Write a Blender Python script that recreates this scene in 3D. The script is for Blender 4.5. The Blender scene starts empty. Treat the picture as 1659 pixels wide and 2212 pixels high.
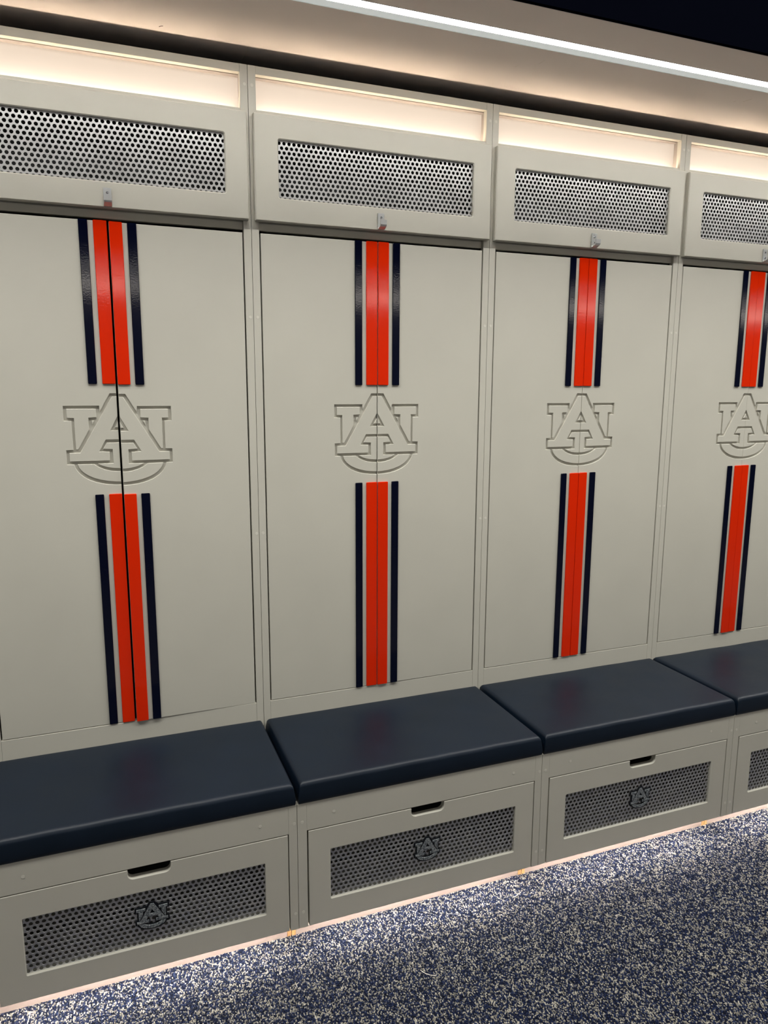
import bpy, bmesh, math, random
from mathutils import Vector, Matrix
from mathutils.geometry import tessellate_polygon

random.seed(7)
scene = bpy.context.scene
COL = scene.collection

# ------------------------------------------------------------------ camera
P = 0.762                                   # locker pitch (30 in)
cam_data = bpy.data.cameras.new('camera')
cam = bpy.data.objects.new('camera', cam_data)
COL.objects.link(cam)
scene.camera = cam
YAW, PITCH, ROLL = -0.3671, -0.1699, 0.0036
_f = Vector((-math.sin(YAW) * math.cos(PITCH), math.cos(YAW) * math.cos(PITCH), math.sin(PITCH)))
_r = Vector((math.cos(YAW), math.sin(YAW), 0))
_u = _r.cross(_f)
_r2 = _r * math.cos(ROLL) + _u * math.sin(ROLL)
_u2 = _u * math.cos(ROLL) - _r * math.sin(ROLL)
cam.matrix_world = Matrix(((_r2.x, _u2.x, -_f.x, 0.4412 * P), (_r2.y, _u2.y, -_f.y, -2.8333 * P),
                           (_r2.z, _u2.z, -_f.z, (2.0042 + 0.041) * P), (0, 0, 0, 1)))
cam_data.sensor_fit = 'VERTICAL'
cam_data.sensor_height = 32.0
cam_data.lens = 1577.8 / 2212 * 32.0
cam_data.clip_start = 0.02

# ------------------------------------------------------------------ world, exposure
world = bpy.data.worlds.new('world')
scene.world = world
world.use_nodes = True
world.node_tree.nodes['Background'].inputs['Color'].default_value = (0.02, 0.022, 0.028, 1)
world.node_tree.nodes['Background'].inputs['Strength'].default_value = 0.3
scene.view_settings.view_transform = 'Standard'
scene.view_settings.look = 'None'
scene.view_settings.exposure = 0.0
scene.view_settings.gamma = 1.0
scene.view_settings.use_curve_mapping = False
# light paths: enough for this closed room, and quick
scene.cycles.max_bounces = 5
scene.cycles.use_light_tree = False
scene.cycles.diffuse_bounces = 4
scene.cycles.glossy_bounces = 3
scene.cycles.transmission_bounces = 1
scene.cycles.volume_bounces = 0
scene.cycles.caustics_reflective = False
scene.cycles.caustics_refractive = False
scene.cycles.adaptive_threshold = 0.025

# strength of the lamps of the room
COVE_POWER = 47.0        # linear light in the soffit
FILL_POWER = 11.4     # unseen fill light added over the bench side of the aisle
ACROSS_POWER = 9.0      # lit compartments of the row across the aisle
CUBBY_GLOW = 0.60        # back-lit diffuser above each locker
CUBBY_STRIP = 40.0       # small warm strip at the foot of each diffuser
TOE_STRIP = 110.0         # strip under each bench

# ------------------------------------------------------------------ materials
def srgb(r, g, b):
    def c(v):
        v /= 255.0
        return v / 12.92 if v <= 0.04045 else ((v + 0.055) / 1.055) ** 2.4
    return (c(r), c(g), c(b), 1.0)

def new_mat(name):
    m = bpy.data.materials.new(name)
    m.use_nodes = True
    nt = m.node_tree
    b = nt.nodes['Principled BSDF']
    return m, nt, b

def noise(nt, scale, detail=3.0, rough=0.5, stretch=None):
    tc = nt.nodes.new('ShaderNodeTexCoord')
    n = nt.nodes.new('ShaderNodeTexNoise')
    n.inputs['Scale'].default_value = scale
    n.inputs['Detail'].default_value = detail
    n.inputs['Roughness'].default_value = rough
    if stretch:
        mp = nt.nodes.new('ShaderNodeMapping')
        mp.inputs['Scale'].default_value = stretch
        nt.links.new(tc.outputs['Object'], mp.inputs['Vector'])
        nt.links.new(mp.outputs['Vector'], n.inputs['Vector'])
    else:
        nt.links.new(tc.outputs['Object'], n.inputs['Vector'])
    return n

def ramp(nt, src, stops):
    r = nt.nodes.new('ShaderNodeValToRGB')
    e = r.color_ramp.elements
    while len(e) < len(stops):
        e.new(0.5)
    for k, (p, c) in enumerate(stops):
        e[k].position = p
        e[k].color = c
    nt.links.new(src, r.inputs['Fac'])
    return r

def bump(nt, b, src, strength, dist):
    n = nt.nodes.new('ShaderNodeBump')
    n.inputs['Strength'].default_value = strength
    n.inputs['Distance'].default_value = dist
    nt.links.new(src, n.inputs['Height'])
    nt.links.new(n.outputs['Normal'], b.inputs['Normal'])

def painted(name, col, rough, var=0.04, bump_s=0.05, scale=5.0, spec=0.5):
    m, nt, b = new_mat(name)
    n = noise(nt, scale, 4.0)
    lo = tuple(c * (1 - var) for c in col[:3]) + (1,)
    hi = tuple(min(1, c * (1 + var)) for c in col[:3]) + (1,)
    r = ramp(nt, n.outputs['Fac'], [(0.3, lo), (0.7, hi)])
    nt.links.new(r.outputs['Color'], b.inputs['Base Color'])
    b.inputs['Roughness'].default_value = rough
    b.inputs['Specular IOR Level'].default_value = spec
    n2 = noise(nt, 420.0, 2.0)
    bump(nt, b, n2.outputs['Fac'], bump_s, 0.001)
    return m

def emitter(name, col, strength, base=0.85):
    m, nt, b = new_mat(name)
    b.inputs['Base Color'].default_value = (base, base * 0.98, base * 0.95, 1)
    b.inputs['Roughness'].default_value = 0.5
    b.inputs['Emission Color'].default_value = col
    b.inputs['Emission Strength'].default_value = strength
    return m

M = {}
M['paint'] = painted('grey_lacquer', srgb(189, 186, 174), 0.5, 0.025, 0.05)
M['paint_cap'] = painted('grey_filler', srgb(205, 202, 190), 0.5, 0.02)
M['carcass'] = painted('carcass_board', srgb(150, 148, 142), 0.6, 0.03)
M['inside'] = painted('dark_inside', srgb(40, 40, 40), 0.7, 0.03)
M['soffit'] = painted('soffit_paint', srgb(238, 227, 219), 0.6, 0.02, 0.08, 3.0)
M['white'] = painted('white_melamine', srgb(236, 226, 220), 0.45, 0.02)
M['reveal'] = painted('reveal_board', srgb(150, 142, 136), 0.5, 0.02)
M['drawer'] = painted('drawer_board', srgb(160, 159, 154), 0.6, 0.03)
M['plywood'] = painted('plywood_edge', srgb(198, 152, 100), 0.6, 0.12, 0.1, 60.0)
M['ceiling'] = painted('navy_ceiling', srgb(4, 5, 11), 0.95, 0.05, 0.05, 5.0, 0.0)
M['wall'] = painted('wall_paint', srgb(96, 96, 98), 0.7, 0.03)
M['aluminium'] = painted('anodised_channel', srgb(246, 250, 248), 0.4, 0.02)
M['scratch'] = painted('scratch_pale', srgb(236, 226, 214), 0.7, 0.02)
M['scratch_dark'] = painted('scratch_dark', srgb(96, 80, 68), 0.7, 0.02)
M['cove'] = emitter('cove_diffuser', (1.0, 0.985, 0.95, 1), COVE_POWER)
M['lip'] = emitter('flange_glow', (0.93, 1.0, 0.97, 1), 0.42, 0.3)  # flange is no lamp; light scattered onto it is put in as emission
M['fill_light'] = emitter('fill_panel', (1.0, 0.99, 0.94, 1), FILL_POWER)
M['across'] = emitter('across_diffuser', (1.0, 0.93, 0.84, 1), ACROSS_POWER)
M['cubby'] = emitter('cubby_diffuser', (1.0, 0.79, 0.61, 1), CUBBY_GLOW, 0.2)
M['cubby_strip'] = emitter('cubby_strip', (1.0, 0.82, 0.63, 1), CUBBY_STRIP)
M['kick'] = painted('kick_board', srgb(162, 146, 138), 0.5, 0.02)
M['toe_strip'] = emitter('toe_strip', (1.0, 0.93, 0.86, 1), TOE_STRIP)

def gloss(name, col, rough):
    m, nt, b = new_mat(name)
    b.inputs['Base Color'].default_value = col
    b.inputs['Roughness'].default_value = rough
    b.inputs['Specular IOR Level'].default_value = 0.32
    n = noise(nt, 260.0, 1.0)
    bump(nt, b, n.outputs['Fac'], 0.06, 0.001)
    return m
M['orange'] = gloss('orange_gloss', (0.66, 0.020, 0.0005, 1), 0.08)
M['navy'] = gloss('navy_gloss', (0.0010, 0.0020, 0.011, 1), 0.08)

def metal(name, col, rough, met=1.0):
    m, nt, b = new_mat(name)
    b.inputs['Base Color'].default_value = col
    b.inputs['Metallic'].default_value = met
    n = noise(nt, 9.0, 3.0)
    r = ramp(nt, n.outputs['Fac'], [(0.25, (rough * 0.85,) * 3 + (1,)), (0.75, (rough * 1.15,) * 3 + (1,))])
    nt.links.new(r.outputs['Color'], b.inputs['Roughness'])
    return m
M['sheet'] = metal('perforated_steel', (0.63, 0.63, 0.63, 1), 0.40, 1.0)
M['zinc'] = metal('zinc_hook', (0.72, 0.74, 0.74, 1), 0.38)
M['screw'] = metal('screw_steel', (0.55, 0.57, 0.6, 1), 0.25)

def badge_mat():
    m, nt, b = new_mat('badge_chrome')
    n = noise(nt, 260.0, 3.0, 0.7)
    r = ramp(nt, n.outputs['Fac'], [(0.33, srgb(44, 52, 60)), (0.52, srgb(128, 134, 138)), (0.70, srgb(200, 202, 200))])
    nt.links.new(r.outputs['Color'], b.inputs['Base Color'])
    b.inputs['Metallic'].default_value = 0.35
    b.inputs['Roughness'].default_value = 0.32
    bump(nt, b, n.outputs['Fac'], 0.5, 0.0015)
    return m
M['badge'] = badge_mat()
M['badge_black'] = gloss('badge_black', (0.004, 0.005, 0.008, 1), 0.3)

def vinyl():
    m, nt, b = new_mat('navy_vinyl')
    n = noise(nt, 7.0, 4.0, 0.6)
    r = ramp(nt, n.outputs['Fac'], [(0.3, srgb(6, 19, 32)), (0.75, srgb(9, 23, 38))])
    nt.links.new(r.outputs['Color'], b.inputs['Base Color'])
    r2 = ramp(nt, n.outputs['Fac'], [(0.3, (0.40,) * 3 + (1,)), (0.8, (0.50,) * 3 + (1,))])
    nt.links.new(r2.outputs['Color'], b.inputs['Roughness'])
    b.inputs['Specular IOR Level'].default_value = 0.30
    n2 = noise(nt, 900.0, 2.0)
    bump(nt, b, n2.outputs['Fac'], 0.10, 0.001)
    return m
M['vinyl'] = vinyl()

def loop_mat():
    m, nt, b = new_mat('carpet_loop')
    a = nt.nodes.new('ShaderNodeAttribute')
    a.attribute_type = 'INSTANCER'
    a.attribute_name = 'shade'
    r = ramp(nt, a.outputs['Fac'], [(0.0, srgb(12, 18, 36)), (0.30, srgb(20, 30, 60)), (0.52, srgb(38, 50, 82)),
                                    (0.64, srgb(120, 117, 110)), (0.85, srgb(164, 159, 148)), (1.0, srgb(186, 181, 170))])
    nt.links.new(r.outputs['Color'], b.inputs['Base Color'])
    b.inputs['Roughness'].default_value = 0.85
    b.inputs['Specular IOR Level'].default_value = 0.2
    return m
M['loop'] = loop_mat()

def carpet_mat():
    m, nt, b = new_mat('carpet_backing')
    tc = nt.nodes.new('ShaderNodeTexCoord')
    v = nt.nodes.new('ShaderNodeTexVoronoi')
    v.inputs['Scale'].default_value = 210.0
    nt.links.new(tc.outputs['Object'], v.inputs['Vector'])
    sep = nt.nodes.new('ShaderNodeSeparateColor')
    nt.links.new(v.outputs['Color'], sep.inputs['Color'])
    r = ramp(nt, sep.outputs['Red'], [(0.0, srgb(12, 18, 36)), (0.54, srgb(30, 40, 70)), (0.62, srgb(120, 117, 110)),
                                      (1.0, srgb(170, 165, 154))])
    nt.links.new(r.outputs['Color'], b.inputs['Base Color'])
    b.inputs['Roughness'].default_value = 0.9
    inv = nt.nodes.new('ShaderNodeMath')
    inv.operation = 'SUBTRACT'
    inv.inputs[0].default_value = 1.0
    nt.links.new(v.outputs['Distance'], inv.inputs[1])
    bump(nt, b, inv.outputs[0], 0.8, 0.004)
    return m
M['carpet'] = carpet_mat()

# ------------------------------------------------------------------ mesh helpers
def obj(name, me, parent=None, loc=(0, 0, 0), rot=(0, 0, 0), **props):
    o = bpy.data.objects.new(name, me)
    COL.objects.link(o)
    if parent is not None:
        o.parent = parent
    o.location = loc
    o.rotation_euler = rot
    for k, v in props.items():
        o[k] = v
    return o

def empty(name, loc, **props):
    o = bpy.data.objects.new(name, None)
    o.empty_display_size = 0.1
    COL.objects.link(o)
    o.location = loc
    for k, v in props.items():
        o[k] = v
    return o

class MB:
    """collects vertices and faces of ONE part"""
    def __init__(self):
        self.v, self.f, self.mi = [], [], []

    def add(self, verts, faces, mi=0):
        o = len(self.v)
        self.v += [tuple(p) for p in verts]
        self.f += [tuple(i + o for i in q) for q in faces]
        self.mi += [mi] * len(faces)

    def box(self, x0, x1, y0, y1, z0, z1, c=0.0, mi=0):
        if c <= 0:
            self.add([(x0, y0, z0), (x1, y0, z0), (x1, y1, z0), (x0, y1, z0), (x0, y0, z1), (x1, y0, z1), (x1, y1, z1), (x0, y1, z1)],
                     [(0, 3, 2, 1), (4, 5, 6, 7), (0, 1, 5, 4), (1, 2, 6, 5), (2, 3, 7, 6), (3, 0, 4, 7)], mi)
            return
        bm = bmesh.new()
        bmesh.ops.create_cube(bm, size=1.0)
        bmesh.ops.scale(bm, vec=(x1 - x0, y1 - y0, z1 - z0), verts=bm.verts)
        bmesh.ops.translate(bm, vec=((x0 + x1) / 2, (y0 + y1) / 2, (z0 + z1) / 2), verts=bm.verts)
        bmesh.ops.bevel(bm, geom=bm.edges[:], offset=c, segments=2, affect='EDGES', profile=0.5)
        bm.verts.index_update()
        self.add([v.co[:] for v in bm.verts], [tuple(v.index for v in f.verts) for f in bm.faces], mi)
        bm.free()

    def prism(self, loops, y0, y1, c=0.0, mi=0, cap_back=True):
        """loops: outer polygon first, then holes, as (x, z); front at y0 (towards the room), back at y1"""
        fixed = []
        for k, lp in enumerate(loops):
            area = sum(lp[i][0] * lp[(i + 1) % len(lp)][1] - lp[(i + 1) % len(lp)][0] * lp[i][1] for i in range(len(lp)))
            lp = list(lp)
            if (area > 0) != (k == 0):
                lp.reverse()
            fixed.append(lp)                       # outer ccw, holes cw
        front = [offset_loop(lp, c) if c else lp for lp in fixed]
        verts, starts = [], []
        n = sum(len(lp) for lp in fixed)
        for lp in front:
            starts.append(len(verts))
            verts += [(x, y0, z) for x, z in lp]
        mid = n
        verts += [(x, y0 + c, z) for lp in fixed for x, z in lp]
        back = 2 * n
        verts += [(x, y1, z) for lp in fixed for x, z in lp]
        faces = []
        tris = tessellate_polygon([[Vector((x, z, 0)) for x, z in lp] for lp in front])
        allp = [p for lp in front for p in lp]
        for a, b, d in tris:
            ar = (allp[b][0] - allp[a][0]) * (allp[d][1] - allp[a][1]) - (allp[d][0] - allp[a][0]) * (allp[b][1] - allp[a][1])
            if ar < 0:
                b, d = d, b
            if abs(ar) < 1e-14:
                continue
            faces.append((a, b, d))
            if cap_back:
                faces.append((back + a, back + d, back + b))
        for lp, s in zip(fixed, starts):
            m = len(lp)
            for i in range(m):
                j = (i + 1) % m
                if c:
                    faces.append((s + i, mid + s + i, mid + s + j, s + j))
                faces.append((mid + s + i, back + s + i, back + s + j, mid + s + j))
        self.add(verts, faces, mi)

    def disc(self, cx, cz, y, r, h, n=14, mi=0):
        self.prism([[(cx + r * math.cos(2 * math.pi * k / n), cz + r * math.sin(2 * math.pi * k / n)) for k in range(n)]], y - h, y, h * 0.4, mi)

    def mesh(self, name, mats, smooth=False):
        me = bpy.data.meshes.new(name)
        me.from_pydata(self.v, [], self.f)
        for m in (mats if isinstance(mats, (list, tuple)) else [mats]):
            me.materials.append(m)
        if any(self.mi):
            me.polygons.foreach_set('material_index', self.mi)
        if smooth:
            me.polygons.foreach_set('use_smooth', [True] * len(me.polygons))
        me.update()
        return me

def offset_loop(lp, c):
    """moves every edge by c to its left (into the material for ccw outer and cw holes)"""
    out, n = [], len(lp)
    for i in range(n):
        p0, p1, p2 = Vector(lp[i - 1]), Vector(lp[i]), Vector(lp[(i + 1) % n])
        d1, d2 = (p1 - p0), (p2 - p1)
        if d1.length < 1e-9 or d2.length < 1e-9:
            out.append(tuple(p1))
            continue
        d1.normalize()
        d2.normalize()
        n1, n2 = Vector((-d1.y, d1.x)), Vector((-d2.y, d2.x))
        s = n1 + n2
        k = 1.0 + n1.dot(n2)
        if k < 0.15:
            out.append(tuple(p1 + n1 * c))
        else:
            out.append(tuple(p1 + s * (c / k)))
    return out

def rrect(x0, x1, z0, z1, r, seg=4):
    pts = []
    for cx, cz, a0 in ((x1 - r, z1 - r, 0), (x0 + r, z1 - r, 90), (x0 + r, z0 + r, 180), (x1 - r, z0 + r, 270)):
        for k in range(seg + 1):
            a = math.radians(a0 + 90 * k / seg)
            pts.append((cx + r * math.cos(a), cz + r * math.sin(a)))
    return pts

def poly_tube(path, r, n=6):
    """round tube along a list of points"""
    vs, fs = [], []
    for i, p in enumerate(path):
        p = Vector(p)
        t = (Vector(path[min(i + 1, len(path) - 1)]) - Vector(path[max(i - 1, 0)])).normalized()
        a = t.cross(Vector((0, 0, 1)))
        if a.length < 1e-4:
            a = Vector((1, 0, 0))
        a.normalize()
        b = t.cross(a)
        for k in range(n):
            w = 2 * math.pi * k / n
            vs.append(p + a * (r * math.cos(w)) + b * (r * math.sin(w)))
    for i in range(len(path) - 1):
        for k in range(n):
            fs.append((i * n + k, i * n + (k + 1) % n, (i + 1) * n + (k + 1) % n, (i + 1) * n + k))
    fs.append(tuple(range(n - 1, -1, -1)))
    fs.append(tuple((len(path) - 1) * n + k for k in range(n)))
    return vs, fs

# ------------------------------------------------------------------ dimensions (metres, floor at 0)
ZTOP = 2.4226
OPEN_T, OPEN_B = 2.4014, 2.3110
PAN_T, PAN_B = 2.2989, 2.0171
DOOR_T, DOOR_B = 1.9912, 0.5780            # the rebate the doors sit in
BENCH_T = 0.4622
DRW_T, DRW_B = 0.3804, 0.0922
DEPTH = 0.4144                             # bench front is this far in front of the lockers
KICK_Y = -0.3229
STILE = 0.0218
SOF_Z = 2.4626
SOF_EDGE = -0.480
GAPX = 0.0006                              # half of the seam between two lockers
N_FIRST, N_LAST = -1, 4                    # lockers built (0..3 are in the picture)
X_LEFT, X_RIGHT = -1.9, 7.7
CEIL = 3.40
OPP = -4.32                                # front of the lockers across the aisle

# ------------------------------------------------------------------ the room
def struct(name, mb, mat, parent=None):
    o = obj(name, mb.mesh(name, mat), parent)
    if parent is None:
        o['kind'] = 'structure'
    return o

m = MB(); m.box(X_LEFT, X_RIGHT, OPP - 0.5, 0.62, -0.1, 0.0)
floor = struct('floor', m, M['carpet'])
floor['label'] = 'navy and cream flecked loop carpet floor'
m = MB(); m.box(X_LEFT, X_RIGHT, OPP - 0.5, 0.62, CEIL, CEIL + 0.1)
struct('ceiling', m, M['ceiling'])
m = MB(); m.box(X_LEFT, X_RIGHT, 0.52, 0.62, 0, CEIL)
struct('wall_back', m, M['wall'])
m = MB(); m.box(X_LEFT - 0.1, X_LEFT, OPP - 0.5, 0.62, 0, CEIL)
struct('wall_left', m, M['wall'])
m = MB(); m.box(X_RIGHT, X_RIGHT + 0.1, OPP - 0.5, 0.62, 0, CEIL)
struct('wall_right', m, M['wall'])
m = MB(); m.box(X_LEFT, X_RIGHT, OPP - 0.5, OPP, 0, CEIL)
struct('wall_front', m, M['wall'])

SLOT0, SLOT1 = -0.352, -0.291              # slot of the cove light
SLOT_D = 0.014

def soffit(name, edge, s0, s1, back):
    """lowered soffit from 'edge' to 'back' (y) with a slot s0..s1"""
    m = MB()
    lo, hi = min(edge, back), max(edge, back)
    m.box(X_LEFT, X_RIGHT, lo, s0, SOF_Z, SOF_Z + 0.09)
    m.box(X_LEFT, X_RIGHT, s1, hi, SOF_Z, SOF_Z + 0.09)
    m.box(X_LEFT, X_RIGHT, s0, s1, SOF_Z + 0.05, SOF_Z + 0.09)
    o = obj(name, m.mesh(name, M['soffit']))
    o['kind'] = 'structure'
    f = MB()
    f.box(X_LEFT, X_RIGHT, min(edge, edge + (-0.012 if edge < back else 0.012)), max(edge, edge + (-0.012 if edge < back else 0.012)), SOF_Z + 0.001, CEIL)
    obj('fascia', f.mesh('fascia', M['ceiling']), o)
    return o

sof = soffit('trim_1', SOF_EDGE, SLOT0, SLOT1, 0.52)
sof['label'] = 'pale painted soffit above the lockers with a light slot'
m = MB()
soffit('trim_2', OPP - SOF_EDGE, OPP - SLOT1, OPP - SLOT0, OPP)

def cove(name, s0, s1, label, far):
    """far: 1 when the wide flange lies on the +y side of the diffuser, -1 on the other"""
    e = empty(name, ((X_LEFT + X_RIGHT) / 2, (s0 + s1) / 2, SOF_Z), label=label, category='light')
    xl, xr = -(X_RIGHT - X_LEFT) / 2 + 0.001, (X_RIGHT - X_LEFT) / 2 - 0.001
    w = (s1 - s0) / 2
    def yb(a, b):
        return sorted((a * far, b * far))
    m = MB(); m.box(xl, xr, *yb(-w + 0.0022, 0.0005), 0.0008, 0.006)
    obj('diffuser', m.mesh('diffuser', M['cove']), e)
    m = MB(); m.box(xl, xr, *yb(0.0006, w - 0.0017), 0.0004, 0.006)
    obj('glow_flange', m.mesh('glow_flange', M['lip']), e, label='flange beside the diffuser, scattered light put in as a faint glow')
    m = MB()
    m.box(xl, xr, *yb(-w, -w + 0.0020), -0.0006, 0.012)
    m.box(xl, xr, *yb(w - 0.0015, w), -0.0006, 0.012)
    m.box(xl, xr, *yb(-w, w), 0.0125, 0.014)
    obj('channel', m.mesh('channel', M['aluminium']), e)
    return e
cove('linear_light', SLOT0, SLOT1, 'long white linear light recessed in the soffit above the lockers', 1)
cove('linear_light', OPP - SLOT1, OPP - SLOT0, 'linear light in the soffit across the aisle, behind the camera', -1)

# fill light added above the aisle, out of view, for doors and drawers
FL = (X_RIGHT - X_LEFT) / 2 - 0.15
for y, w, mat, lab in ((-1.15, 0.30, 'fill_light', 'added unseen fill light above the bench side of the aisle'),):
    e = empty('ceiling_fill_light', ((X_LEFT + X_RIGHT) / 2, y, CEIL), label=lab, category='light')
    m = MB(); m.box(-FL - 0.02, FL + 0.02, -w - 0.012, w + 0.012, -0.03, 0.0, 0.004)
    obj('fill_body', m.mesh('fill_body', M['aluminium']), e)
    m = MB(); m.box(-FL, FL, -w, w, -0.034, -0.0302)
    obj('diffuser', m.mesh('diffuser', M[mat]), e)

# lit compartments of the locker row across the aisle (they mirror in the gloss stripes)
am = MB(); am.box(0.022, P - 0.022, 0.0005, 0.004, 0.0, 0.080)
ab = MB(); ab.box(0.006, P - 0.006, -0.001, 0.0005, -0.02, 0.10, 0.0003)
adm, abm = am.mesh('diffuser', M['across']), ab.mesh('panel_frame', M['paint'])
ORD = ['first', 'second', 'third', 'fourth', 'fifth', 'sixth', 'seventh', 'eighth', 'ninth', 'tenth', 'eleventh', 'twelfth']
for k in range(-2, 10):
    e = empty('lit_compartment', (k * P, OPP + 0.001, 2.315), label='lit compartment across the aisle, ' + ORD[k + 2] + ' from the left wall', category='light', group='lit compartments across the aisle')
    obj('panel_frame', abm, e)
    obj('diffuser', adm, e)

# scratches on the soffit
for n, pts, w, mat in (('scratch', [(0.7619, 0.0684), (0.7635, 0.03), (0.7645, -0.0146)], 0.0007, 'scratch'),
                       ('scratch', [(1.5515, -0.2043), (1.5535, -0.220), (1.5548, -0.2345)], 0.0008, 'scratch'),
                       ('scratch', [(1.500, -0.165), (1.503, -0.178)], 0.0006, 'scratch'),
                       ('scratch', [(2.3132, -0.2074), (2.318, -0.224), (2.3219, -0.2356)], 0.0009, 'scratch'),
                       ('scratch', [(2.285, -0.196), (2.288, -0.206)], 0.0008, 'scratch'),
                       ('scratch', [(0.5307, -0.0401), (0.5350, -0.0455), (0.5398, -0.0476)], 0.0009, 'scratch_dark')):
    m = MB()
    m.add(*poly_tube([(x, y, SOF_Z) for x, y in pts], w))
    obj(n, m.mesh(n, M[mat]), sof)

# ------------------------------------------------------------------ carpet pile (loops)
PX0, PX1, PY0, PY1 = -0.55, 3.35, -1.60, KICK_Y - 0.0035
SX, SY = 0.0034, 0.0043
nx, ny = int((PX1 - PX0) / SX), int((PY1 - PY0) / SY)
rng = random.Random(3)
pv = []
for j in range(nx):
    x = PX0 + (j + 0.5) * SX
    ph = rng.random() * SY
    for i in range(ny):
        pv.append((x + rng.uniform(-0.0008, 0.0008), min(PY0 + i * SY + ph + rng.uniform(-0.0012, 0.0012), PY1), rng.uniform(0.0006, 0.0020)))
pm = bpy.data.meshes.new('carpet_pile')
pm.from_pydata(pv, [], [])
pile = obj('carpet_pile', pm, None, kind='stuff', label='navy and cream loop pile of the carpet in front of the lockers', category='carpet')
pm.materials.append(M['loop'])
ng = bpy.data.node_groups.new('loops', 'GeometryNodeTree')
ng.interface.new_socket('Geometry', in_out='INPUT', socket_type='NodeSocketGeometry')
ng.interface.new_socket('Geometry', in_out='OUTPUT', socket_type='NodeSocketGeometry')
gi, go = ng.nodes.new('NodeGroupInput'), ng.nodes.new('NodeGroupOutput')
iop = ng.nodes.new('GeometryNodeInstanceOnPoints')
# the loop shape is built inside the node tree
ico = ng.nodes.new('GeometryNodeMeshIcoSphere')
ico.inputs['Radius'].default_value = 1.0
ico.inputs['Subdivisions'].default_value = 2
tr = ng.nodes.new('GeometryNodeTransform')
tr.inputs['Scale'].default_value = (0.0017, 0.0024, 0.0022)
ssm = ng.nodes.new('GeometryNodeSetShadeSmooth')
smt = ng.nodes.new('GeometryNodeSetMaterial')
smt.inputs['Material'].default_value = M['loop']
ng.links.new(ico.outputs['Mesh'], tr.inputs['Geometry'])
ng.links.new(tr.outputs['Geometry'], ssm.inputs['Geometry'])
ng.links.new(ssm.outputs['Geometry'], smt.inputs['Geometry'])
ng.links.new(gi.outputs[0], iop.inputs['Points'])
ng.links.new(smt.outputs['Geometry'], iop.inputs['Instance'])
rr = ng.nodes.new('FunctionNodeRandomValue'); rr.data_type = 'FLOAT_VECTOR'
rr.inputs[0].default_value = (-0.35, -0.35, -0.6)
rr.inputs[1].default_value = (0.35, 0.35, 0.6)
ng.links.new(rr.outputs[0], iop.inputs['Rotation'])
rs = ng.nodes.new('FunctionNodeRandomValue'); rs.data_type = 'FLOAT'
rs.inputs[2].default_value = 0.8
rs.inputs[3].default_value = 1.22
rs.inputs['Seed'].default_value = 5
ng.links.new(rs.outputs[1], iop.inputs['Scale'])
# shade of a loop: random, with clumps
pos = ng.nodes.new('GeometryNodeInputPosition')
nz = ng.nodes.new('ShaderNodeTexNoise')
nz.inputs['Scale'].default_value = 62.0
nz.inputs['Detail'].default_value = 2.0
ng.links.new(pos.outputs[0], nz.inputs['Vector'])
rc = ng.nodes.new('FunctionNodeRandomValue'); rc.data_type = 'FLOAT'
rc.inputs['Seed'].default_value = 11
m1 = ng.nodes.new('ShaderNodeMath'); m1.operation = 'MULTIPLY_ADD'
m1.inputs[1].default_value = 0.8
m1.inputs[2].default_value = -0.50
ng.links.new(nz.outputs[0], m1.inputs[0])
m2 = ng.nodes.new('ShaderNodeMath'); m2.operation = 'ADD'
ng.links.new(m1.outputs[0], m2.inputs[0])
ng.links.new(rc.outputs[1], m2.inputs[1])
sna = ng.nodes.new('GeometryNodeStoreNamedAttribute')
sna.data_type = 'FLOAT'
sna.domain = 'POINT'
sna.inputs['Name'].default_value = 'shade'
ng.links.new(gi.outputs[0], sna.inputs['Geometry'])
ng.links.new(m2.outputs[0], sna.inputs['Value'])
ng.links.new(sna.outputs['Geometry'], iop.inputs['Points'])
ng.links.new(iop.outputs['Instances'], go.inputs[0])
md = pile.modifiers.new('loops', 'NODES')
md.node_group = ng

# ------------------------------------------------------------------ the interlocked emblem (x from its axis, z from the floor)
ARC_OUT = [(0.1208, 1.3456), (0.1180, 1.3352), (0.1135, 1.3272), (0.1075, 1.3193), (0.0980, 1.3105), (0.0840, 1.3012), (0.0650, 1.2935), (0.0430, 1.2882), (0.0210, 1.2858), (0, 1.2850)]
ARC_OUT_IN = [(0.1126, 1.3452), (0.1100, 1.3370), (0.1055, 1.3298), (0.0985, 1.3220), (0.0885, 1.3143), (0.0740, 1.3068), (0.0570, 1.3008), (0.0370, 1.2962), (0.0180, 1.2940), (0, 1.2932)]
ARC_IN = [(0.0705, 1.3449), (0.0640, 1.3397), (0.0560, 1.3350), (0.0430, 1.3292), (0.0285, 1.3250), (0.0140, 1.3232), (0, 1.3228)]
ARC_IN_IN = [(0.0605, 1.3456), (0.0535, 1.3412), (0.0450, 1.3376), (0.0350, 1.3348), (0.0237, 1.3325), (0.0120, 1.3313), (0, 1.3310)]
SIL = [(0, 1.5372), (0.0198, 1.5372), (0.0480, 1.4876), (0.0492, 1.5038), (0.1398, 1.5038), (0.1400, 1.4642), (0.1208, 1.4637), (0.1202, 1.3850), (0.1388, 1.3842), (0.1386, 1.3460)] + ARC_OUT
U_ISL = [(0.1320, 1.4966), (0.0572, 1.4963), (0.0570, 1.4726), (0.0778, 1.4716), (0.0778, 1.4391), (0.1080, 1.3859), (0.1141, 1.3856), (0.1146, 1.4711), (0.1320, 1.4716)]
A_ISL = [(0, 1.5296), (0.0143, 1.5296), (0.1038, 1.3768), (0.1315, 1.3769), (0.1315, 1.3535), (0.0287, 1.3532), (0.0283, 1.3780), (0.0548, 1.3791), (0.0367, 1.4110), (0, 1.4110), (0, 1.4364), (0.0231, 1.4364), (0, 1.4752)]
TRI = [(0, 1.4607), (0.0116, 1.4443), (0, 1.4443)]
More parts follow.
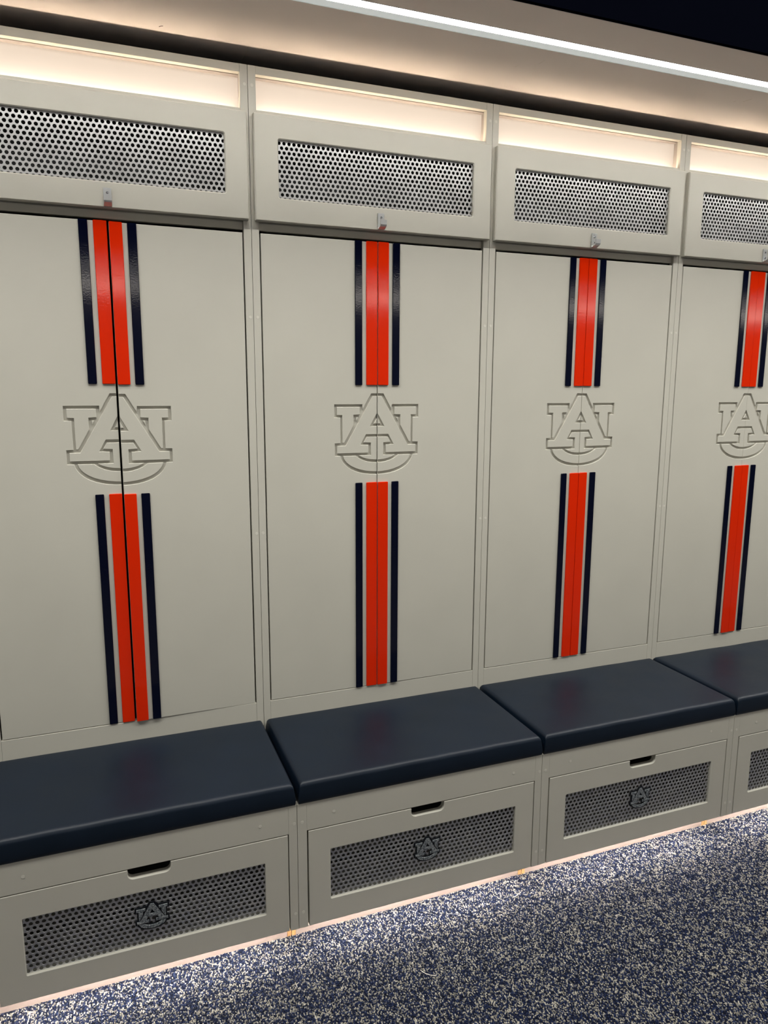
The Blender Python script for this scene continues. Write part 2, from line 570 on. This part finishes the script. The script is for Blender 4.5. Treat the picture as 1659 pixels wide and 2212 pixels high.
SMALL = [(0.0700, 1.4639), (0.0628, 1.4638), (0.0690, 1.4520)]
STEM = [(0, 1.4032), (0.0347, 1.4032), (0.0450, 1.3860), (0.0208, 1.3845), (0.0202, 1.3461)] + ARC_IN_IN
CRES = [(0, 1.2932)] + ARC_OUT_IN[-2::-1] + ARC_IN
ISLANDS = [U_ISL, A_ISL, TRI, SMALL, STEM, CRES]

def half(lp, s, axis, clip):
    """mirrored to side s (-1 left, 1 right) and kept 'clip' clear of the axis"""
    return [(axis + s * max(x, clip), z) for x, z in lp]

# ------------------------------------------------------------------ door halves (origin at the hinge side, front face at y = 0)
GROOVE = 0.0058
DX0 = STILE + 0.0042
DZ0, DZ1 = DOOR_B + 0.0018, DOOR_T - 0.0046
AXIS = P * 0.4994

def door_mesh(s, clip):
    """s -1: left half, 1: right half; x relative to the locker, then moved to the hinge"""
    hinge = DX0 if s < 0 else P - DX0
    m = MB()
    sil = half(SIL, s, AXIS, clip)
    outer = [(hinge, DZ0), (hinge, DZ1), (AXIS + s * clip, DZ1)] + sil + [(AXIS + s * clip, DZ0)]
    mv = lambda lp: [(x - hinge, z) for x, z in lp]
    m.prism([mv(outer)], 0.0, GROOVE, 0.0009, 0, False)
    for lp in ISLANDS:
        m.prism([mv(half(lp, s, AXIS, clip))], 0.0, GROOVE, 0.0009, 0, False)
    x0, x1 = sorted((hinge - hinge, AXIS + s * clip - hinge))
    m.box(x0, x1, GROOVE - 0.0002, 0.019, DZ0, DZ1)
    return m.mesh('door', M['paint']), hinge

def stripe_mesh(x0, x1, z0, z1, hinge):
    m = MB()
    m.prism([rrect(x0 - hinge, x1 - hinge, z0, z1, 0.0022, 3)], -0.0045, 0.0, 0.0011)
    return m

STRIPES_L = [('navy', 0.3078, 0.3306), ('orange', 0.3440, 0.3792)]
STRIPES_R = [('orange', 0.3820, 0.4161), ('navy', 0.4288, 0.4524)]
Z_ST = [(1.5630, DZ1 + 0.0012), (DZ0, 1.2601)]

door_sets = {}
def door_set(clip):
    if clip in door_sets:
        return door_sets[clip]
    out = {}
    for s in (-1, 1):
        me, hinge = door_mesh(s, clip)
        st = []
        for colr, x0, x1 in (STRIPES_L if s < 0 else STRIPES_R):
            if colr == 'orange':
                if s < 0:
                    x1 = AXIS - clip - 0.0001
                else:
                    x0 = AXIS + clip + 0.0001
            for z0, z1 in Z_ST:
                st.append(stripe_mesh(x0, x1, z0, z1, hinge).mesh('stripe', M[colr]))
        out[s] = (me, hinge, st)
    door_sets[clip] = out
    return out

# ------------------------------------------------------------------ perforated sheets
HOLE_P, HOLE_R = 0.01428, 0.00476

def perforated(x0, x1, z0, z1, y, ox, oz, th=0.0014):
    """staggered round holes; each hole sits in its own hexagonal cell, cells are cropped at the sheet's edge"""
    vs, fs = [], []
    row = HOLE_P * math.sqrt(3) / 2
    n = 12
    R = HOLE_P / math.sqrt(3)
    def hexpt(a):
        a = (a + math.pi) % (math.pi / 3)          # flat sides at 0, 60, ...
        d = abs(((a + math.pi / 6) % (math.pi / 3)) - math.pi / 6)
        return (HOLE_P / 2) / math.cos(d)
    j0, j1 = int((z0 - oz) / row) - 1, int((z1 - oz) / row) + 2
    for j in range(j0, j1):
        cz = oz + j * row
        sh = HOLE_P / 2 if j % 2 else 0.0
        i0, i1 = int((x0 - ox) / HOLE_P) - 2, int((x1 - ox) / HOLE_P) + 2
        for i in range(i0, i1):
            cx = ox + i * HOLE_P + sh
            if cx < x0 - HOLE_P * 0.6 or cx > x1 + HOLE_P * 0.6 or cz < z0 - HOLE_P * 0.6 or cz > z1 + HOLE_P * 0.6:
                continue
            b = len(vs)
            cl = lambda p: (min(max(p[0], x0), x1), min(max(p[1], z0), z1))
            for k in range(n):
                a = 2 * math.pi * k / n
                ho = cl((cx + hexpt(a) * math.cos(a), cz + hexpt(a) * math.sin(a)))
                hi = cl((cx + HOLE_R * math.cos(a), cz + HOLE_R * math.sin(a)))
                hf = cl((cx + (HOLE_R + 0.0004) * math.cos(a), cz + (HOLE_R + 0.0004) * math.sin(a)))
                vs += [(ho[0], y, ho[1]), (hf[0], y, hf[1]), (hi[0], y + 0.0004, hi[1]), (hi[0], y + th, hi[1])]
            for k in range(n):
                l = (k + 1) % n
                for q in range(3):
                    fs.append((b + 4 * k + q, b + 4 * l + q, b + 4 * l + q + 1, b + 4 * k + q + 1))
    m = MB()
    m.add(vs, [tuple(reversed(f)) for f in fs])
    return m.mesh('perforated_sheet', M['sheet'])

QX0, QX1, QZ0, QZ1 = 0.0782, 0.6911, 2.0820, 2.2367
RX0, RX1, RZ0, RZ1 = 0.0920, 0.6734, 0.1600, 0.3112
PAN_Y = -0.0175
sheet_up = perforated(QX0 - 0.008, QX1 + 0.008, QZ0 - 0.008, QZ1 + 0.008, PAN_Y + 0.0085, QX0 + 0.004, QZ0 - 0.001)
sheet_lo = perforated(RX0 - 0.008, RX1 + 0.008, RZ0 - 0.008, RZ1 + 0.008, -DEPTH + 0.0065, RX0 + 0.003, RZ0 + 0.0062)

# ------------------------------------------------------------------ fixed parts of a locker, meshes shared by all lockers
def part(fn, mats, name):
    m = MB(); fn(m)
    return m.mesh(name, mats)

FY0, FY1 = 0.0, 0.019
me = {}
me['stile_l'] = part(lambda m: m.box(GAPX, STILE, FY0, FY1, BENCH_T, ZTOP, 0.0005), M['paint'], 'stile')
me['stile_r'] = part(lambda m: m.box(P - STILE, P - GAPX, FY0, FY1, BENCH_T, ZTOP, 0.0005), M['paint'], 'stile')
RX = (STILE + 0.0003, P - STILE - 0.0003)
me['rail_top'] = part(lambda m: m.box(RX[0], RX[1], FY0 + 0.0006, FY1, OPEN_T, ZTOP, 0.0005), M['paint'], 'rail')
me['rail_light'] = part(lambda m: m.box(RX[0], RX[1], FY0 + 0.0006, FY1, 2.262, OPEN_B, 0.0005), M['paint'], 'rail')
me['rail_mid'] = part(lambda m: m.box(RX[0], RX[1], FY0 + 0.0120, FY1 + 0.012, DOOR_T + 0.0042, 2.0345, 0.0008), M['paint'], 'rail')
me['rail_low'] = part(lambda m: m.box(RX[0], RX[1], FY0 + 0.0002, FY1, BENCH_T, DOOR_B, 0.0008), M['paint'], 'rail')

def carcass(m):
    m.box(GAPX, 0.018, FY1 + 0.0005, 0.50, 0.0, ZTOP)
    m.box(P - 0.018, P - GAPX, FY1 + 0.0005, 0.50, 0.0, ZTOP)
    m.box(0.018, P - 0.018, 0.485, 0.50, 0.0, ZTOP)
    m.box(0.018, P - 0.018, FY1 + 0.0005, 0.485, ZTOP - 0.016, ZTOP)
    m.box(0.018, P - 0.018, 0.046, 0.485, 2.262, 2.278)
    m.box(0.018, P - 0.018, FY1 + 0.0005, 0.485, 2.036, 2.052)
    m.box(0.0225, P - 0.0225, 0.0006, FY1 + 0.0005, 2.036, 2.052)
    m.box(0.018, P - 0.018, FY1 + 0.0005, 0.485, 0.530, 0.546)
me['carcass'] = part(carcass, M['inside'], 'carcass')

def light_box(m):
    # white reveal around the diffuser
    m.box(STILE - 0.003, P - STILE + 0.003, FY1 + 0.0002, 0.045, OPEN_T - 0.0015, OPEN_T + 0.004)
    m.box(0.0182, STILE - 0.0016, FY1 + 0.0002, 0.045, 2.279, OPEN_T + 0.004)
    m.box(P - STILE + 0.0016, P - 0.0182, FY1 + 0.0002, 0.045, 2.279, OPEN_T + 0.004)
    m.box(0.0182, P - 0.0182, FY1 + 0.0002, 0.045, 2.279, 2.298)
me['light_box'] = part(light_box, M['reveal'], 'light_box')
me['diffuser'] = part(lambda m: m.box(0.0200, P - 0.0200, 0.0375, 0.0405, 2.2985, OPEN_T + 0.0), M['cubby'], 'diffuser')
me['led_strip'] = part(lambda m: m.box(0.035, P - 0.035, 0.0200, 0.0300, 2.3000, 2.3030), M['cubby_strip'], 'led_strip')

def upper_panel(m):
    m.prism([rrect(0.0100, 0.7534, PAN_B, PAN_T, 0.0015, 2), rrect(QX0, QX1, QZ0, QZ1, 0.0045, 3)], PAN_Y, -0.0003, 0.0028)
me['upper_panel'] = part(upper_panel, M['paint'], 'upper_panel')
me['panel_inside'] = part(lambda m: m.box(QX0 - 0.03, QX1 + 0.03, 0.060, 0.064, 2.056, 2.255), M['inside'], 'backing')

# bench
BY = -DEPTH
BS = 0.0262
me['bstile_l'] = part(lambda m: m.box(GAPX, BS, BY, BY + 0.019, DRW_B, BENCH_T, 0.0005), M['paint'], 'bench_stile')
me['bstile_r'] = part(lambda m: m.box(P - BS + 0.003, P - GAPX, BY, BY + 0.019, DRW_B, BENCH_T, 0.0005), M['paint'], 'bench_stile')
me['brail'] = part(lambda m: m.box(BS + 0.0002, P - BS + 0.0028, BY + 0.0002, BY + 0.019, DRW_T + 0.0012, BENCH_T, 0.0005), M['paint'], 'bench_rail')

def bench_box(m):
    m.box(GAPX, P - GAPX, BY + 0.0195, -0.0005, BENCH_T - 0.018, BENCH_T - 0.0002)
    m.box(GAPX, 0.018, BY + 0.0195, -0.0005, DRW_B + 0.018, BENCH_T - 0.018)
    m.box(P - 0.018, P - GAPX, BY + 0.0195, -0.0005, DRW_B + 0.018, BENCH_T - 0.018)
    m.box(GAPX, P - GAPX, BY + 0.0215, -0.0005, DRW_B + 0.002, DRW_B + 0.018)
me['bench_box'] = part(bench_box, M['inside'], 'bench_box')

DX_0, DX_1 = 0.0305, 0.7362                # drawer front
def drawer_front(m):
    z1 = DRW_T - 0.0016
    nx0, nx1, nz, r = 0.3320, 0.4345, 0.3525, 0.0140
    outer = [(DX_0, DRW_B), (DX_1, DRW_B), (DX_1, z1), (nx1 + 0.001, z1), (nx1, z1 - 0.001)]
    for k in range(7):
        a = math.radians(0 - 90 * k / 6)
        outer.append((nx1 - r + r * math.cos(a), nz + r + r * math.sin(a)))
    for k in range(7):
        a = math.radians(270 - 90 * k / 6)
        outer.append((nx0 + r + r * math.cos(a), nz + r + r * math.sin(a)))
    outer += [(nx0, z1 - 0.001), (nx0 - 0.001, z1), (DX_0, z1)]
    m.prism([outer, rrect(RX0, RX1, RZ0, RZ1, 0.003, 3)], BY, BY + 0.019, 0.0013)
me['drawer_front'] = part(drawer_front, M['paint'], 'drawer')

def drawer_box(m):
    x0, x1, y0, y1, z0, z1 = 0.045, P - 0.045, BY + 0.0192, BY + 0.375, 0.138, 0.335
    m.box(x0, x1, y0, y1, z0, z0 + 0.012)
    m.box(x0, x0 + 0.012, y0, y1, z0, z1)
    m.box(x1 - 0.012, x1, y0, y1, z0, z1)
    m.box(x0, x1, y1 - 0.012, y1, z0, z1)
me['drawer_box'] = part(drawer_box, M['drawer'], 'drawer_box')

KH = DRW_B + 0.0015
me['toe_kick'] = part(lambda m: m.box(0.0125, P - 0.0125, KICK_Y, KICK_Y + 0.012, 0.0, KH), M['kick'], 'toe_kick')
me['ply_l'] = part(lambda m: m.box(0.0012, 0.0121, KICK_Y - 0.0006, KICK_Y + 0.25, 0.0, KH), M['plywood'], 'plywood_side')
me['ply_r'] = part(lambda m: m.box(P - 0.0121, P - 0.0012, KICK_Y - 0.0006, KICK_Y + 0.25, 0.0, KH), M['plywood'], 'plywood_side')
me['toe_led'] = part(lambda m: m.box(0.03, P - 0.03, BY + 0.030, BY + 0.040, DRW_B + 0.0004, DRW_B + 0.0015), M['toe_strip'], 'toe_led')

me['cap'] = part(lambda m: m.disc(0, 0, 0, 0.0044, 0.0004, 14), M['paint_cap'], 'screw_cap')
CAPS_FACE = [(0.0117, 1.7543), (P - 0.0096, 1.7538), (0.0120, 1.1193), (P - 0.0080, 1.1193), (0.0112, 2.3723), (P - 0.0092, 2.3723)]
CAPS_BENCH = [(0.0134, 0.4085), (P - 0.0082, 0.4086), (0.0131, 0.1401), (P - 0.0090, 0.1406), (0.1023, 0.4215), (0.6629, 0.4219)]

# coat hook: bent flat bar, origin at the middle of its back, plate lower edge at z = 0
def hook(m):
    t, w = 0.0034, 0.0098
    prof = [(0, 0.0462), (0, 0.0050)]
    for k in range(6):
        a = math.radians(180 + 60 * k / 5)
        prof.append((-0.0085 - 0.0085 * math.cos(a) * 1.0, 0.0050 + 0.0060 * math.sin(a) * 1.0))
    # plate -> curve -> arm -> lip
    path = [(0.0, 0.0462), (0.0, 0.0060), (-0.0014, 0.0022), (-0.0048, 0.0002), (-0.0190, 0.0052), (-0.0225, 0.0076), (-0.0245, 0.0112), (-0.0262, 0.0242)]
    n = len(path)
    outer, inner = [], []
    for i, p in enumerate(path):
        a, b = Vector(path[max(i - 1, 0)]), Vector(path[min(i + 1, n - 1)])
        d = (b - a).normalized()
        nn = Vector((d.y, -d.x))            # to the room side of the bar
        outer.append(Vector(p))
        inner.append(Vector(p) + nn * t * (-1 if nn.x > 0 and i < 2 else 1))
    vs, fs = [], []
    for i in range(n):
        for q in (outer[i], inner[i]):
            vs += [(-w, q.x, q.y), (w, q.x, q.y)]
    for i in range(n - 1):
        o, k = 4 * i, 4 * (i + 1)
        fs += [(o, o + 1, k + 1, k), (o + 2, k + 2, k + 3, o + 3), (o, k, k + 2, o + 2), (o + 1, o + 3, k + 3, k + 1)]
    e = 4 * (n - 1)
    fs += [(0, 2, 3, 1), (e, e + 1, e + 3, e + 2)]
    m.add(vs, fs)
hm = MB(); hook(hm)
me['hook'] = hm.mesh('coat_hook', M['zinc'])
bmh = bmesh.new(); bmh.from_mesh(me['hook']); bmesh.ops.recalc_face_normals(bmh, faces=bmh.faces); bmh.to_mesh(me['hook']); bmh.free()

def screw(m):
    m.disc(0, 0, 0, 0.0036, 0.0012, 14)
    m.box(-0.0024, 0.0024, -0.0014, -0.0011, -0.0005, 0.0005)
    m.box(-0.0005, 0.0005, -0.0014, -0.0011, -0.0024, 0.0024)
me['screw'] = part(screw, M['screw'], 'screw')

# drawer badge: black backing plate with raised pieces
def badge(m):
    k = 0.0800 / 0.2800
    cz = (1.5372 + 1.2850) / 2
    def T(lp, s, g=0.0):
        return [(s * max(x, 0) * k, (z - cz) * k) for x, z in lp]
    sil2 = [(0, 1.5452), (0.0235, 1.5452), (0.0500, 1.4995), (0.0500, 1.5110), (0.1460, 1.5110), (0.1460, 1.4570), (0.1268, 1.4570), (0.1262, 1.3920), (0.1450, 1.3910), (0.1450, 1.3390)]
    arc2 = [(x * 1.03, z - 0.006) for x, z in ARC_OUT]
    ring = sil2 + arc2 + ARC_IN_IN[::-1] + [(0.0202, 1.3461), (0.0208, 1.3845), (0.0450, 1.3860), (0.0347, 1.4032), (0, 1.4032)]
    for s in (-1, 1):
        m.prism([T(ring, s)], -0.0030, 0.0, 0.0004, 1)
        for lp in (U_ISL, A_ISL, CRES):
            m.prism([T(lp, s)], -0.0050, -0.0029, 0.0005, 0)
    # small mark beside the lower right end
    c = (0.0365, (1.330 - cz) * k)
    n = 12
    o = [(c[0] + 0.0022 * math.cos(6.2832 * q / n), c[1] + 0.0022 * math.sin(6.2832 * q / n)) for q in range(n)]
    i = [(c[0] + 0.0012 * math.cos(6.2832 * q / n), c[1] + 0.0012 * math.sin(6.2832 * q / n)) for q in range(n)]
    m.prism([o, i], -0.0018, 0.0, 0.0, 1)
me['badge'] = part(badge, [M['badge'], M['badge_black']], 'badge')

# ------------------------------------------------------------------ assemble the lockers
NAMES = {-1: 'grey locker next beyond the one cut by the left picture edge',
         0: 'grey locker cut by the left picture edge, widest dark gap between its doors',
         1: 'grey locker second from the left, its doors closed straight in the middle of the picture',
         2: 'grey locker third from the left, between the middle one and the one cut at right',
         3: 'grey locker cut by the right picture edge',
         4: 'grey locker next beyond the one cut by the right picture edge'}
BENCH_NAMES = {-1: 'grey bench cabinet next beyond the one cut by the left picture edge',
               0: 'grey bench cabinet with perforated drawer at the lower left, nearest the camera',
               1: 'grey bench cabinet with perforated drawer, second from the left, below the middle locker',
               2: 'grey bench cabinet with perforated drawer, third from the left',
               3: 'grey bench cabinet cut by the right picture edge',
               4: 'grey bench cabinet next beyond the one cut by the right picture edge'}
CLIP = {-1: 0.0013, 0: 0.0026, 1: 0.0010, 2: 0.0008, 3: 0.0007, 4: 0.0010}
TILT = {0: (0.25, -0.55, 0.0016), 1: (0.1, -0.25, 0.0), 2: (0.0, 0.1, 0.0), 3: (-0.15, 0.2, 0.0)}

for i in range(N_FIRST, N_LAST + 1):
    L = empty('locker', (i * P, 0, 0), label=NAMES[i], category='locker', group='row of grey lockers with bench')
    obj('carcass', me['carcass'], L)
    obj('stile', me['stile_l'], L)
    obj('stile', me['stile_r'], L)
    for r in ('rail_top', 'rail_light', 'rail_mid', 'rail_low'):
        obj('rail', me[r], L)
    obj('light_box', me['light_box'], L, label='pale reveal of the lit compartment')
    obj('diffuser', me['diffuser'], L, label='warm glowing light panel')
    obj('led_strip', me['led_strip'], L)
    up = obj('upper_panel', me['upper_panel'], L)
    obj('perforated_sheet', sheet_up, up, label='perforated bare steel sheet')
    obj('backing', me['panel_inside'], up)
    hk = obj('coat_hook', me['hook'], L, (0.3840, PAN_Y - 0.0001, 2.0190), label='bent flat steel coat hook')
    for z in (0.0345, 0.0160):
        obj('screw', me['screw'], hk, (0, -0.0034, z))
    for s in (-1, 1):
        dm, hinge, st = door_set(CLIP[i])[s]
        t = TILT.get(i, (0, 0, 0))
        ang = math.radians(t[0] if s < 0 else -t[1])
        d = obj('door', dm, L, (hinge, 0.0006, -(t[2] if s > 0 else 0)), (0, 0, ang), label='grey door half with carved emblem half and stripes')
        for q, sm in enumerate(st):
            obj('stripe', sm, d, (0, 0.0, 0), label=('navy' if (q < 2) == (s < 0) else 'orange') + ' raised gloss stripe')
    B = empty('bench_cabinet', (i * P, 0, 0), label=BENCH_NAMES[i], category='bench', group='row of bench cabinets with drawers')
    obj('bench_box', me['bench_box'], B)
    obj('bench_stile', me['bstile_l'], B)
    obj('bench_stile', me['bstile_r'], B)
    obj('bench_rail', me['brail'], B)
    dr = obj('drawer', me['drawer_front'], B)
    obj('drawer_box', me['drawer_box'], dr)
    obj('perforated_sheet', sheet_lo, dr, label='dark perforated steel sheet')
    obj('badge', me['badge'], dr, (0.3845, BY + 0.0062, 0.2385), label='small dark metal emblem badge')
    kick = obj('toe_kick', me['toe_kick'], B, label='pale recessed plinth board')
    obj('plywood_side', me['ply_l'], kick)
    obj('plywood_side', me['ply_r'], kick)
    obj('toe_led', me['toe_led'], B)
    for x, z in CAPS_FACE:
        obj('screw_cap', me['cap'], L, (x, 0.0, z))
    for x, z in CAPS_BENCH:
        obj('screw_cap', me['cap'], B, (x, BY, z))

# ------------------------------------------------------------------ bench cushions
def cushion_mesh(seed):
    rg = random.Random(seed)
    W2, D2, H, r = (P - 0.006) / 2, DEPTH / 2 + 0.001, 0.0605, 0.013
    def line(half_w, n):
        pts = []
        for k in range(7):
            a = math.radians(90 * k / 6)
            pts.append((-half_w + r - r * math.cos(a), r - r * math.sin(a)))
        for k in range(1, n):
            pts.append((-half_w + r + (2 * half_w - 2 * r) * k / n, 0.0))
        for k in range(7):
            a = math.radians(90 - 90 * k / 6)
            pts.append((half_w - r + r * math.cos(a), r - r * math.sin(a)))
        return pts
    lx, ly = line(W2, 40), line(D2, 24)
    ph = [rg.uniform(0, 6.28) for _ in range(6)]
    vs, fs = [], []
    nx_, ny_ = len(lx), len(ly)
    for x, dx in lx:
        for y, dy in ly:
            u, v = x / W2, y / D2
            crown = 0.0042 * (1 - abs(u) ** 5) * (1 - abs(v) ** 5)
            wav = 0.0007 * math.sin(9 * u + ph[0] + 2 * v) * math.sin(5 * v + ph[1]) + 0.0004 * math.sin(17 * u + ph[2]) * max(0, -v)
            vs.append((x - math.copysign(0.0045, x) * (abs(u) ** 8), y, H - max(dx, dy) - 0.35 * min(dx, dy) + crown + wav * (1 - abs(u) ** 6)))
    for a in range(nx_ - 1):
        for b in range(ny_ - 1):
            fs.append((a * ny_ + b, (a + 1) * ny_ + b, (a + 1) * ny_ + b + 1, a * ny_ + b + 1))
    # sides: walk round the rim and drop to the base with a slight belly
    rim = [a * ny_ for a in range(nx_)] + [(nx_ - 1) * ny_ + b for b in range(1, ny_)] + [a * ny_ + ny_ - 1 for a in range(nx_ - 2, -1, -1)] + [b for b in range(ny_ - 2, 0, -1)]
    prev = rim
    zs = [0.75, 0.5, 0.25, 0.08, 0.0]
    for z in zs:
        ring = []
        for q in rim:
            x, y, zz = vs[q]
            u, v = max(-1, min(1, x / W2)), max(-1, min(1, y / D2))
            bel = 0.0022 * math.sin(math.pi * (1 - z)) + 0.0030 * (1 - z)
            bx = bel * (u ** 9) if abs(u) > 0.9 else 0
            by = (0.0020 * math.sin(math.pi * (1 - z)) - (0.003 if z == 0 else 0)) * (v ** 9) if abs(v) > 0.9 else 0
            ring.append(len(vs))
            vs.append((x + bx, y + by, zz * z))
        m_ = len(rim)
        for k in range(m_):
            fs.append((prev[k], ring[k], ring[(k + 1) % m_], prev[(k + 1) % m_]))
        prev = ring
    fs.append(tuple(reversed(prev)))
    mb = MB(); mb.add(vs, fs)
    me_ = mb.mesh('bench_cushion', M['vinyl'], True)
    bm = bmesh.new(); bm.from_mesh(me_); bmesh.ops.recalc_face_normals(bm, faces=bm.faces); bm.to_mesh(me_); bm.free()
    return me_

CL = {-1: 'navy vinyl cushion next beyond the one cut by the left picture edge',
      0: 'navy vinyl bench cushion cut by the left picture edge, nearest the camera',
      1: 'navy vinyl bench cushion second from the left, below the middle locker',
      2: 'navy vinyl bench cushion third from the left',
      3: 'navy vinyl bench cushion cut by the right picture edge',
      4: 'navy vinyl cushion next beyond the one cut by the right picture edge'}
for i in range(N_FIRST, N_LAST + 1):
    obj('bench_cushion', cushion_mesh(20 + i), None, (i * P + P / 2, -DEPTH / 2 - 0.0015, BENCH_T), (0, 0, 0),
        label=CL[i], category='cushion', group='navy cushions on the bench')

# ------------------------------------------------------------------ loose threads on the carpet
for pts, lab in (([(1.0553, -0.5754), (1.058, -0.583), (1.0641, -0.5922), (1.074, -0.6015), (1.0871, -0.6076)], 'short curved pale thread lying on the dark carpet at the bottom of the picture'),
                 ([(0.084, -0.3535), (0.0825, -0.366), (0.0799, -0.3809), (0.079, -0.400)], 'straight pale thread on the carpet at the lower left corner'),
                 ([(1.4364, -0.4158), (1.450, -0.4135), (1.462, -0.408), (1.4727, -0.4049)], 'pale thread on the brightly lit carpet near the plinth'),
                 ([(1.682, -0.6024), (1.686, -0.592), (1.6946, -0.5928), (1.700, -0.600)], 'tiny curled pale thread on the carpet towards the right')):
    m = MB()
    m.add(*poly_tube([(x, y, 0.0052) for x, y in pts], 0.0009))
    obj('loose_thread', m.mesh('loose_thread', M['scratch'], True), None, label=lab, category='thread', group='threads lying on the carpet')
